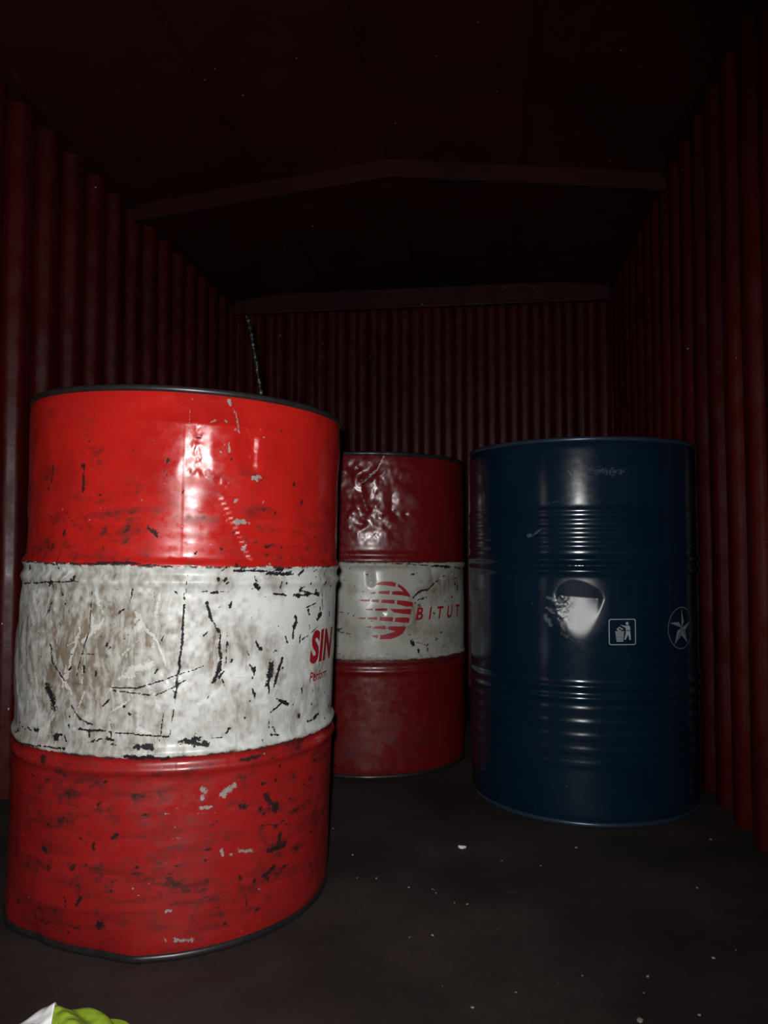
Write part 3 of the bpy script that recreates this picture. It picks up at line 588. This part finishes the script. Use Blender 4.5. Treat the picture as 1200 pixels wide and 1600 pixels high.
M_GRIME = [([(0.1218, 0.4567), (0.1287, 0.3948)], 0.0246, 0.75), ([(0.1822, 0.5042), (0.3735, 0.549)], 0.0369, 0.8), ([(0.3415, 0.5368)], 0.0246, 0.9), ([(0.0946, 0.4085), (0.2852, 0.3704)], 0.0369, 0.55),
 ([(-0.0489, 0.5135)], 0.0246, 0.45), ([(-0.1063, 0.3228), (0.3666, 0.302)], 0.0147, 0.7), ([(0.0559, 0.1371)], 0.0369, 0.7), ([(-0.0934, 0.4455), (-0.0549, 0.3855)], 0.0246, 0.5), ([(0.2369, 0.3559)], 0.0369, 0.5),
 ([(-0.1072, 0.5805), (0.122, 0.5679)], 0.0098, 0.5), ([(0.2386, 0.6428)], 0.0492, 0.4), ([(-0.0481, 0.0838)], 0.0492, 0.5), ([(0.1571, 0.1037)], 0.0553, 0.5), ([(0.3184, 0.4325)], 0.0246, 0.6)]
M_PALE = [([(0.0342, 0.8706), (0.0156, 0.8332), (-0.0245, 0.7992)], 0.0049, 0.7), ([(-0.0275, 0.7962), (-0.0244, 0.7591)], 0.0037, 0.5), ([(-0.012, 0.7221)], 0.0049, 0.6), ([(0.0918, 0.8472)], 0.0061, 0.5),
 ([(-0.0615, 0.5624)], 0.0184, 0.5), ([(0.1663, 0.5548), (0.1995, 0.5414)], 0.0061, 0.5), ([(-0.0492, 0.6884), (-0.0181, 0.684)], 0.0025, 0.6), ([(-0.0873, 0.6053), (-0.0058, 0.6024)], 0.0025, 0.5)]
M_CREASE = [([(0.0342, 0.8706), (0.0156, 0.8332), (-0.0276, 0.8054)], 0.0184, 1.6), ([(-0.0294, 0.8054), (-0.0244, 0.7591), (-0.012, 0.7221)], 0.0209, 1.5), ([(0.0562, 0.7656), (0.0562, 0.7224), (0.0689, 0.7101)], 0.0209, 1.2),
 ([(0.1086, 0.7978), (0.2006, 0.7952)], 0.0246, 0.9), ([(0.1443, 0.8746), (0.1594, 0.8629)], 0.016, 1.0), ([(-0.0495, 0.8521)], 0.0135, 1.0), ([(-0.0184, 0.8704)], 0.0098, 1.0), ([(-0.0369, 0.8364)], 0.0098, 1.0),
 ([(-0.012, 0.7252)], 0.0111, 1.2), ([(0.095, 0.7135)], 0.0123, 1.2), ([(-0.0243, 0.6852)], 0.0147, 0.8), ([(-0.0027, 0.5504), (-0.0008, 0.5259)], 0.0135, 1.0),
 ([(0.1289, 0.4873), (0.1823, 0.5105), (0.2179, 0.5346)], 0.0209, 1.2), ([(0.1825, 0.567), (0.1908, 0.5354)], 0.016, 1.0), ([(-0.0685, 0.8277), (-0.0431, 0.7778)], 0.0246, 0.9), ([(0.0311, 0.4465)], 0.0147, 0.8)]
M_LOGO = [[(0.0117, 0.5206), (0.0181, 0.5269), (0.0294, 0.5294), (0.0457, 0.5303), (0.0588, 0.5286), (0.0678, 0.5259), (0.0665, 0.5153), (0.0489, 0.5184), (0.0294, 0.5205)],
 [(0.0738, 0.5239), (0.0857, 0.5173), (0.0978, 0.5074), (0.1066, 0.4975), (0.113, 0.487), (0.0891, 0.4915), (0.0562, 0.4946), (0.0575, 0.5036), (0.0789, 0.5039), (0.0898, 0.5021), (0.0823, 0.5102), (0.0732, 0.5162)],
 [(-0.0021, 0.4988), (0.012, 0.5026), (0.0108, 0.4963), (-0.0034, 0.4963)], [(0.0204, 0.5036), (0.0509, 0.5049), (0.0496, 0.4947), (0.0191, 0.4975)],
 [(-0.0355, 0.4789), (-0.0252, 0.4809), (-0.0033, 0.481), (-0.0046, 0.4755), (-0.0252, 0.4764)], [(0.0018, 0.481), (0.0217, 0.4815), (0.0204, 0.4732), (0.0005, 0.4752)],
 [(0.0288, 0.4811), (0.0654, 0.4797), (0.0641, 0.4695), (0.0269, 0.4725)], [(0.0721, 0.4793), (0.103, 0.4763), (0.1173, 0.4727), (0.1194, 0.4668), (0.1165, 0.4611), (0.0995, 0.461), (0.0704, 0.4681)],
 [(-0.0171, 0.4548), (0.0053, 0.4573), (0.004, 0.4522), (-0.0139, 0.4529)], [(0.0108, 0.4567), (0.045, 0.4576), (0.0437, 0.45), (0.0095, 0.4509)],
 [(0.0509, 0.4563), (0.0788, 0.4551), (0.1129, 0.4548), (0.1136, 0.4464), (0.1114, 0.4393), (0.0856, 0.4421), (0.0621, 0.4465)],
 [(-0.0387, 0.4304), (-0.0283, 0.4327), (-0.0155, 0.4331), (-0.0168, 0.428), (-0.0283, 0.4286)], [(-0.0091, 0.4331), (0.0166, 0.4343), (0.0153, 0.4261), (-0.0103, 0.428)],
 [(0.0236, 0.4349), (0.0608, 0.4331), (0.0594, 0.4216), (0.0217, 0.4247)], [(0.0667, 0.4317), (0.089, 0.4324), (0.1072, 0.4311), (0.1086, 0.424), (0.1057, 0.417), (0.0856, 0.4183), (0.0647, 0.4208)],
 [(-0.0135, 0.4083), (0.0012, 0.4096), (-0.0001, 0.4054), (-0.011, 0.4057)], [(0.0089, 0.4095), (0.0404, 0.4105), (0.0385, 0.4006), (0.0076, 0.4032)],
 [(0.0476, 0.4088), (0.089, 0.4083), (0.0973, 0.4071), (0.0945, 0.3975), (0.0856, 0.387), (0.0704, 0.3792), (0.0522, 0.3745), (0.023, 0.3744), (0.0243, 0.3852), (0.0391, 0.3876), (0.0588, 0.3929), (0.067, 0.3952),
  (0.0463, 0.4002)],
 [(0.0006, 0.3841), (0.0185, 0.3866), (0.0179, 0.3764), (0.007, 0.3796)]]
def mid_dent(a, z):
    d = .004 * fbm(a * 8, z * 7, 21, 3)
    up = np.clip((z - .62) / .05, 0, 1)
    d = d + up * np.exp(-((a + .02) / .12) ** 2) * .0050 * fbm(a * 30, z * 26, 31, 3)
    for pts, w, st in M_CREASE:
        d = d - .0042 * st * np.clip(1 - polydist(a, z, pts) / (w * 1.2), 0, 1) ** 1.4
    return d * np.clip((H - .012 - z) / .04, .3, 1)
P2 = drum_paint('dimmed_red_and_white_drum_paint', (.1155, .0052, .0070), (.1050, .0042, .0049), (.3500, .3570, .3150), .318, .581, .003, .9, .25, 3.7)  # base colours darkened to stand in for light falloff on this farther drum
D2 = Drum('oil_drum', (-.350, 2.370, 0), mid_dent, lambda z: profile(z, .0045, .0002), tilt=-.012, dx=.0032, dz=.0032)
D2.root.scale = (1, 1, 1.012)
tag(D2.root, 'shade-dimmed red steel drum with white band and striped round logo, between the other two drums', 'drum', 'steel drums in the box')
M_DARK += chips(70, -.3, .42, .325, .575, .0018, .004, .016, (-12, 25), (.5, .9)) + chips(20, .1, .42, .325, .575, .003, .007, .01, (0, 180), (.5, .9))
mk2 = [raster(D2.A, D2.Z, M_DARK, 1.35), raster(D2.A, D2.Z, M_GRIME, 1.5), raster(D2.A, D2.Z, M_PALE, 1.3)]
parts = D2.shell(P2, (.318, .581), ('lower_shell', 'white_band', 'upper_shell'), mk2)
tag(parts[1], 'stained off-white painted band')
D2.ring('top_chime', H - .0065, M_RUSTMETAL); D2.ring('bottom_chime', .0065, M_RUSTMETAL)
lid2 = D2.disc('lid', H - .018, M_LIDRED); D2.disc('base', .014, M_LIDRED, True)
D2.bungs(lid2, M_BUNG, [(.15, .10, .030), (-.15, -.12, .016)])
tag(D2.decal('logo', M_LOGO, M_PRINTRED), 'crimson round logo of broken horizontal bars')
bm = text_bm('BITUT', .048, .22, .0011, .84, 1.9)
kx = .200 / max(v.co.x for v in bm.verts)
for v in bm.verts: v.co.x *= kx
bmesh.ops.translate(bm, verts=bm.verts, vec=(.125, .4245, 0))
D2.decal_bm('lettering', bm, M_PRINTRED)

# ---- blue drum -----------------------------------------------------------------------------------
B_PALE = [([(-0.117, 0.6563)], 0.0087, 0.8), ([(-0.1068, 0.6593), (-0.0871, 0.6696)], 0.0031, 0.8), ([(0.0256, 0.8034), (0.0975, 0.8001)], 0.0149, 0.5), ([(-0.0729, 0.5126), (-0.0425, 0.5044)], 0.0056, 0.9),
 ([(-0.0762, 0.4912), (-0.0609, 0.4797)], 0.005, 0.9), ([(-0.0783, 0.4699), (-0.0673, 0.4492)], 0.0087, 0.9), ([(-0.0546, 0.498), (-0.0366, 0.4986)], 0.005, 0.8), ([(0.2233, 0.7717)], 0.0031, 0.7),
 ([(-0.0995, 0.0606)], 0.0019, 1), ([(-0.035, 0.0889)], 0.0019, 1), ([(-0.1083, 0.032)], 0.0025, 0.8), ([(0.0627, 0.7035)], 0.0062, 0.4), ([(-0.4103, 0.5822), (-0.3146, 0.581)], 0.0075, 0.4),
 ([(-0.0432, 0.4322), (-0.0197, 0.4182)], 0.0062, 0.6), ([(-0.0244, 0.8077), (-0.0127, 0.786)], 0.0044, 0.6), ([(-0.1118, 0.4959)], 0.0125, 0.35), ([(-0.0707, 0.7326), (-0.0461, 0.7351)], 0.0025, 0.6),
 ([(0.0853, 0.8122), (0.1099, 0.7942)], 0.0062, 0.3)]
BP = {'db': (-0.0182, 0.4115),
 'dent': (-0.0029, 0.5119),
 'dl': (-0.0591, 0.5106),
 'dr': (0.0579, 0.5125),
 'dt': (-0.0024, 0.5628),
 'icb': (0.0913, 0.4088),
 'icl': (0.0612, 0.4391),
 'icon': (0.0925, 0.4383),
 'icr': (0.1261, 0.4385),
 'ict': (0.0922, 0.4678),
 'star': (0.2613, 0.4414),
 'starb': (0.2544, 0.39),
 'starl': (0.2143, 0.4441),
 'start': (0.2601, 0.4892)}
def blue_dent(a, z):
    d = .0018 * fbm(a * 7, z * 5, 41, 2)
    ac, zc = BP['dent']; u = (a - ac) / .057
    # flat-bottomed knock: steep upper lip, long lower slope tapering to a point
    top = zc + .047 * np.sqrt(np.clip(1 - np.clip(u, -1, 1) ** 2, 0, 1)) * (.75 + .25 * np.clip(-u + .6, 0, 1))
    bot = zc - .100 * np.clip(1 - np.abs(u) ** 1.7, 0, 1)
    crease = zc + .004 - .004 * u
    inside = np.abs(u) < 1
    upper = np.clip((top - z) / np.maximum(top - crease, 1e-4), 0, 1)
    lower = np.clip((z - bot) / np.maximum(crease - bot, 1e-4), 0, 1)
    m = np.where(inside, np.where(z > crease, upper, lower), 0)
    m = np.where(z > crease, m, m * m * (1.6 - .6 * m))
    e = np.clip((1 - np.abs(u)) * 3.2, 0, 1); m = m * e * e * (3 - 2 * e)
    d = d - .0072 * m
    w = np.exp(-((u + .75) / .32) ** 2) * np.exp(-((z - zc + .02) / .035) ** 2)
    d = d + .0030 * w * fbm(a * 90, z * 80, 51, 3)
    d = d - .002 * bead(z, .588, .005) * np.exp(-(a / .09) ** 2) * (1 + 1.3 * fbm(a * 60, z * 8, 61, 2))
    return d
q = NB('navy_drum_paint'); sc = q.attr('sc'); mk = q.sep(q.attr('marks'))
nf = q.noise(sc, 240, 4, .65); nb = q.noise(sc, 8, 4); nm_ = q.noise(sc, 60, 4)
col = q.mix(q.sm(nb, .3, .7), (.0029, .0120, .0245), (.0024, .0098, .0203))
col = q.mix(q.sm(nf, .72, .80, 0, .3), col, (.05, .07, .09))
pal = q.math('MULTIPLY', q.sm(q.math('ADD', mk[2], q.math('MULTIPLY', q.math('SUBTRACT', nf, .5), 1.6)), .3, .75), q.sm(mk[2], .03, .3))
col = q.mix(q.math('MULTIPLY', pal, .6), col, (.12, .14, .16))
q.inp(Base_Color=col, Roughness=q.fmix(mk[0], q.sm(nm_, .3, .7, .155, .185), .36)); q.bump(q.math('ADD', nb, q.math('MULTIPLY', nf, .05)), .05, .0012)
P3 = q.m
D3 = Drum('oil_drum', (.250, 2.085, 0), blue_dent, lambda z: profile(z, .0050, .0019) + .003 * np.clip((z - .3) / .5, 0, 1), dx=.0022, dz=.0022)
tag(D3.root, 'glossy navy blue steel drum with a knocked-in dent, standing against the corrugated wall', 'drum', 'steel drums in the box')
z0 = np.zeros_like(D3.A)
D3.shell(P3, (), ('shell',), [np.exp(-(((D3.A - BP['dent'][0]) / .068) ** 2 + ((D3.Z - BP['dent'][1] + .012) / .070) ** 2) ** 3), z0, raster(D3.A, D3.Z, B_PALE, 1.4)])
M_BLUERIM = plain('navy_rim', (.02, .035, .055), .30, .3, .5, 60, .3)
D3.ring('top_chime', H - .0065, M_BLUERIM, .0055); D3.ring('bottom_chime', .0065, M_BLUERIM)
lid3 = D3.disc('lid', H - .018, M_BLUERIM); D3.disc('base', .014, M_BLUERIM, True)
D3.bungs(lid3, M_BUNG, [(.14, .12, .030), (-.16, -.10, .016)])
M_PRINTW = plain('pale_print', (.235, .27, .30), .5, 0, .4, 90, .15)
M_PRINTS = plain('silver_print', (.15, .17, .185), .5, 0, .4, 90, .15)
M_PRINTG = plain('grey_print', (.085, .10, .115), .5, 0, .4, 90, .15)
# litter-bin pictogram: frame + figure + bin; coordinates in units of half the frame
ic, hw, hh = BP['icon'], .0315, .0295
def rrect(w, h, r, n=5):
    P = []
    for cx, cz, t0 in ((w - r, h - r, 0), (-w + r, h - r, 90), (-w + r, -h + r, 180), (w - r, -h + r, 270)):
        for k in range(n + 1):
            t = R_(t0 + 90 * k / n); P.append((cx + r * math.cos(t), cz + r * math.sin(t)))
    return P
o_, i_ = rrect(1, 1, .17), rrect(.93, .93, .11)
fr = [[o_[k], o_[(k + 1) % len(o_)], i_[(k + 1) % len(o_)], i_[k]] for k in range(len(o_))]
def ic_px(x, y): return ((x - 462) / 105, (438 - y) / 103)          # drawn on a 210 x 206 grid
fig = [[ic_px(*p) for p in poly] for poly in (
    [(485, 370), (489, 361), (498, 358), (507, 361), (511, 370), (508, 379), (498, 384), (489, 380)],
    [(442, 379), (482, 390), (512, 387), (520, 398), (522, 425), (486, 425), (487, 406), (470, 398)],
    [(486, 430), (522, 430), (526, 500), (515, 502), (505, 456), (486, 500), (474, 498), (486, 450)],
    [(416, 416), (436, 397), (470, 415), (462, 421), (437, 407), (428, 417)],
    [(416, 416), (428, 417), (440, 422), (462, 421), (440, 430), (424, 426)])]
bars = []
for k in range(8):
    y = 432 + k * 10.6; t = k / 7
    xl = 406 + 9 * t; xr = 474 - 7 * t
    bars.append([ic_px(xl, y), ic_px(xr, y), ic_px(xr - .6, y + 7.4), ic_px(xl + .8, y + 7.4)])
def icon_xy(polys): return [[(ic[0] + x * hw, ic[1] + z * hh) for x, z in p] for p in polys]
tag(D3.decal('litter_symbol', icon_xy(fr + fig + bars), M_PRINTW, step=.008), 'pale pictogram of a figure using a litter bin in a rounded square')
# star in a ring
st, sr = BP['star'], .0495
ringp = []
for k in range(40):
    t0, t1 = 2 * PI * k / 40, 2 * PI * (k + 1) / 40
    ringp.append([(math.cos(t0), math.sin(t0)), (math.cos(t1), math.sin(t1)), (.95 * math.cos(t1), .95 * math.sin(t1)), (.95 * math.cos(t0), .95 * math.sin(t0))])
lite, dim = [], []
for k in range(5):
    t = PI / 2 + 2 * PI * k / 5; tip = (.92 * math.cos(t), .92 * math.sin(t))
    L_ = (.355 * math.cos(t + PI / 5), .355 * math.sin(t + PI / 5)); R2 = (.355 * math.cos(t - PI / 5), .355 * math.sin(t - PI / 5))
    lite.append([(0, 0), tip, R2][::-1]); 
    if k in (2, 3): dim.append([(0, 0), L_, tip])
def star_xy(polys): return [[(st[0] + x * sr, st[1] + z * sr) for x, z in p] for p in polys]
tag(D3.decal('star_emblem', star_xy(ringp), M_PRINTG, step=.008), 'thin grey ring around a faceted star')
D3.decal('star', star_xy(lite), M_PRINTS, step=.008)
D3.decal('star_facet', star_xy(dim), M_PRINTG, step=.008)

# ------------------------------------------------------------------ bent steel rod standing in the drum's bung
q = NB('pitted_steel'); c = q.coord()
q.inp(Base_Color=q.mix(q.sm(q.noise(c, 120, 3), .5, .62), (.012, .012, .013), (.13, .13, .135)), Roughness=q.sm(q.noise(c, 160, 2), .4, .6, .55, .25), Metallic=.7)
M_ROD = q.m
def tube(bm, pts, rad, n=8):
    rings = []
    for i, p in enumerate(pts):
        p = Vector(p); t = (Vector(pts[min(i + 1, len(pts) - 1)]) - Vector(pts[max(i - 1, 0)])).normalized()
        s_ = t.cross(Vector((0, 1, 0))).normalized(); w_ = t.cross(s_)
        r = rad[i] if isinstance(rad, list) else rad
        rings.append([bm.verts.new(p + s_ * (r * math.cos(2 * PI * k / n)) + w_ * (r * math.sin(2 * PI * k / n))) for k in range(n)])
    for A_, B_ in zip(rings, rings[1:]):
        for k in range(n): bm.faces.new((A_[k], A_[(k + 1) % n], B_[(k + 1) % n], B_[k]))
    bm.faces.new(rings[0][::-1]); bm.faces.new(rings[-1])
rod_base = D1.root.matrix_basis @ Vector((.158 + .024, .115, H - .018 - .005))
bm = bmesh.new(); pts, rad = [], []
N_ = 64; Lr = .262
for i in range(N_ + 1):
    t = i / N_; zz = Lr * t
    pts.append((-.041 * t - .004 * t * t - (.004 * max(0, t - .95) / .05), 0, zz + .004))
    rad.append(.0046 + (.0005 if (i % 4 < 2) else 0) - .0012 * t)
tube(bm, pts, rad)
tag(link('steel_rod', bmesh_done(bm, 'steel_rod', True), M_ROD, None, rod_base, R_(7.46)), 'thin dark pitted steel rod sticking up at a slant behind the nearest drum rim', 'rod')

# ------------------------------------------------------------------ crumpled high-visibility cloth at the edge of view
q = NB('lime_cloth'); c = q.coord()
q.inp(Base_Color=q.mix(q.noise(c, 40, 3), (.20, .33, .012), (.30, .44, .02)), Roughness=.8)
q.bump(q.noise(c, 600, 2), .3, .0006); M_LIME = q.m
M_TAPE = plain('silver_white_tape', (.93, .94, .95), .35, 0, .6, 90, .03)
vest = link('hi_vis_cloth', None, loc=(-.532, .925, 0)); vest.rotation_euler = (0, 0, R_(7.46 + 23))
tag(vest, 'crumpled lime green cloth with a white reflective strip on the floor, bottom left corner', 'cloth')
def cloth_z(x, y):
    r = np.hypot(x / .074, y / .07)
    base = .038 * np.clip(1 - r ** 2.2, 0, 1) ** .6
    folds = .010 * fbm(x * 26 + y * 14, y * 30 - x * 10, 71, 3) + .006 * np.sin((x * 1.0 + y * .5) * 110)
    return base + folds * np.clip(1.15 - r, 0, 1) * 1.3
def cloth_sheet(name, XY, lift, mat):
    m_, n = XY.shape[:2]; X, Y = XY[..., 0], XY[..., 1]
    Zt = np.maximum(cloth_z(X, Y), .003) + lift
    i = np.arange(n * m_).reshape(m_, n); nt = n * m_
    V = [tuple(p) for p in np.stack([X, Y, Zt], -1).reshape(-1, 3)] + [tuple(p) for p in np.stack([X, Y, Zt - .0022], -1).reshape(-1, 3)]
    F = [tuple(t) for t in np.stack([i[:-1, :-1], i[:-1, 1:], i[1:, 1:], i[1:, :-1]], -1).reshape(-1, 4)]
    F += [tuple(x + nt for x in t[::-1]) for t in F]
    bd = list(i[0, :]) + list(i[1:, -1]) + list(i[-1, -2::-1]) + list(i[-2:0:-1, 0])
    for a, b2 in zip(bd, bd[1:] + bd[:1]): F.append((a, a + nt, b2 + nt, b2))
    return link(name, pymesh(name, V, F, True), mat, vest)
T_, U_ = np.meshgrid(np.linspace(0, 2 * PI, 120), np.linspace(.01, 1, 44))
edge_ = 1 + .10 * np.sin(3 * T_ + 1) + .07 * np.sin(5 * T_)
cloth_sheet('cloth', np.stack([U_ * edge_ * .078 * np.cos(T_), U_ * edge_ * .074 * np.sin(T_)], -1), 0.0, M_LIME)
S_, W_ = np.meshgrid(np.linspace(0, 1, 14), np.linspace(0, 1, 40))
cloth_sheet('reflective_strip', np.stack([-.052 + .040 * S_ + .012 * W_, -.015 + .072 * W_ - .010 * S_], -1), .0045, M_TAPE)

# ------------------------------------------------------------------ grit on the floor
GRIT = [(0.1861, 1.6788, 0.006), (-0.2081, 1.4766, 0.005), (-0.1428, 1.4463, 0.0045), (-0.0987, 1.444, 0.004), (-0.0919, 1.4291, 0.003), (-0.0569, 1.3956, 0.003), (-0.0343, 1.3936, 0.004), (-0.0875, 1.2762, 0.005),
 (0.3854, 1.5128, 0.005), (0.3441, 1.2622, 0.006), (0.2336, 1.1982, 0.005), (-0.0205, 1.0874, 0.0045), (0.2008, 1.085, 0.01), (0.283, 1.1098, 0.005), (-0.2719, 1.5816, 0.005), (0.04, 1.1319, 0.003),
 (-0.2448, 1.4746, 0.003), (0.0303, 1.5921, 0.003), (0.4788, 1.7633, 0.006), (0.2194, 1.1539, 0.003), (0.1064, 1.577, 0.003), (0.386, 1.2922, 0.003), (-0.3409, 1.7206, 0.004), (-0.124, 1.2652, 0.003),
 (0.1388, 1.1875, 0.003)]
BIG = [(-0.0519, 1.6442), (-0.0554, 1.6267)]
M_GRIT = plain('pale_grit', (.22, .20, .19), .7, 0, .5, 300, .3)
M_WHITE = plain('white_chip', (.55, .56, .60), .5, 0, .5, 300, .1)
def pebble(name, s, seed, mat):
    rnd = random.Random(seed); bm = bmesh.new(); bmesh.ops.create_icosphere(bm, subdivisions=1, radius=1)
    for v in bm.verts:
        k = rnd.uniform(.65, 1.15); v.co = Vector((v.co.x * k, v.co.y * k * .8, max(v.co.z * k * .5, -.32) + .32)) * s
    return bmesh_done(bm, name)
shapes = [pebble('grit_crumb', 1.0, k, M_GRIT) for k in range(4)]
for m_ in shapes: m_.materials.append(M_GRIT)
for i, (x, y, s) in enumerate(GRIT):
    o = link('grit_crumb', shapes[i % 4], None, None, (x, y, 0), i * 1.7); o.scale = (s * .6,) * 3
    tag(o, 'tiny pale grit crumb lying on the dark floor', 'crumb', 'grit crumbs on the floor')
bm = bmesh.new()
rnd = random.Random(3)
for dx, dy, s in ((0, 0, .0062), (.006, .004, .0045), (-.004, .006, .004)):
    r = bmesh.ops.create_icosphere(bm, subdivisions=1, radius=1)
    for v in r['verts']:
        k = rnd.uniform(.7, 1.2); v.co = Vector((dx + v.co.x * k * s, dy + v.co.y * k * s * .8, (max(v.co.z * k, -.6) + .6) * s * .7))
o = link('paint_chip', bmesh_done(bm, 'paint_chip'), M_WHITE, None, (BIG[0][0], BIG[0][1], 0))
tag(o, 'white crumpled paint chip on the floor, largest crumb in front of the blue drum', 'crumb')
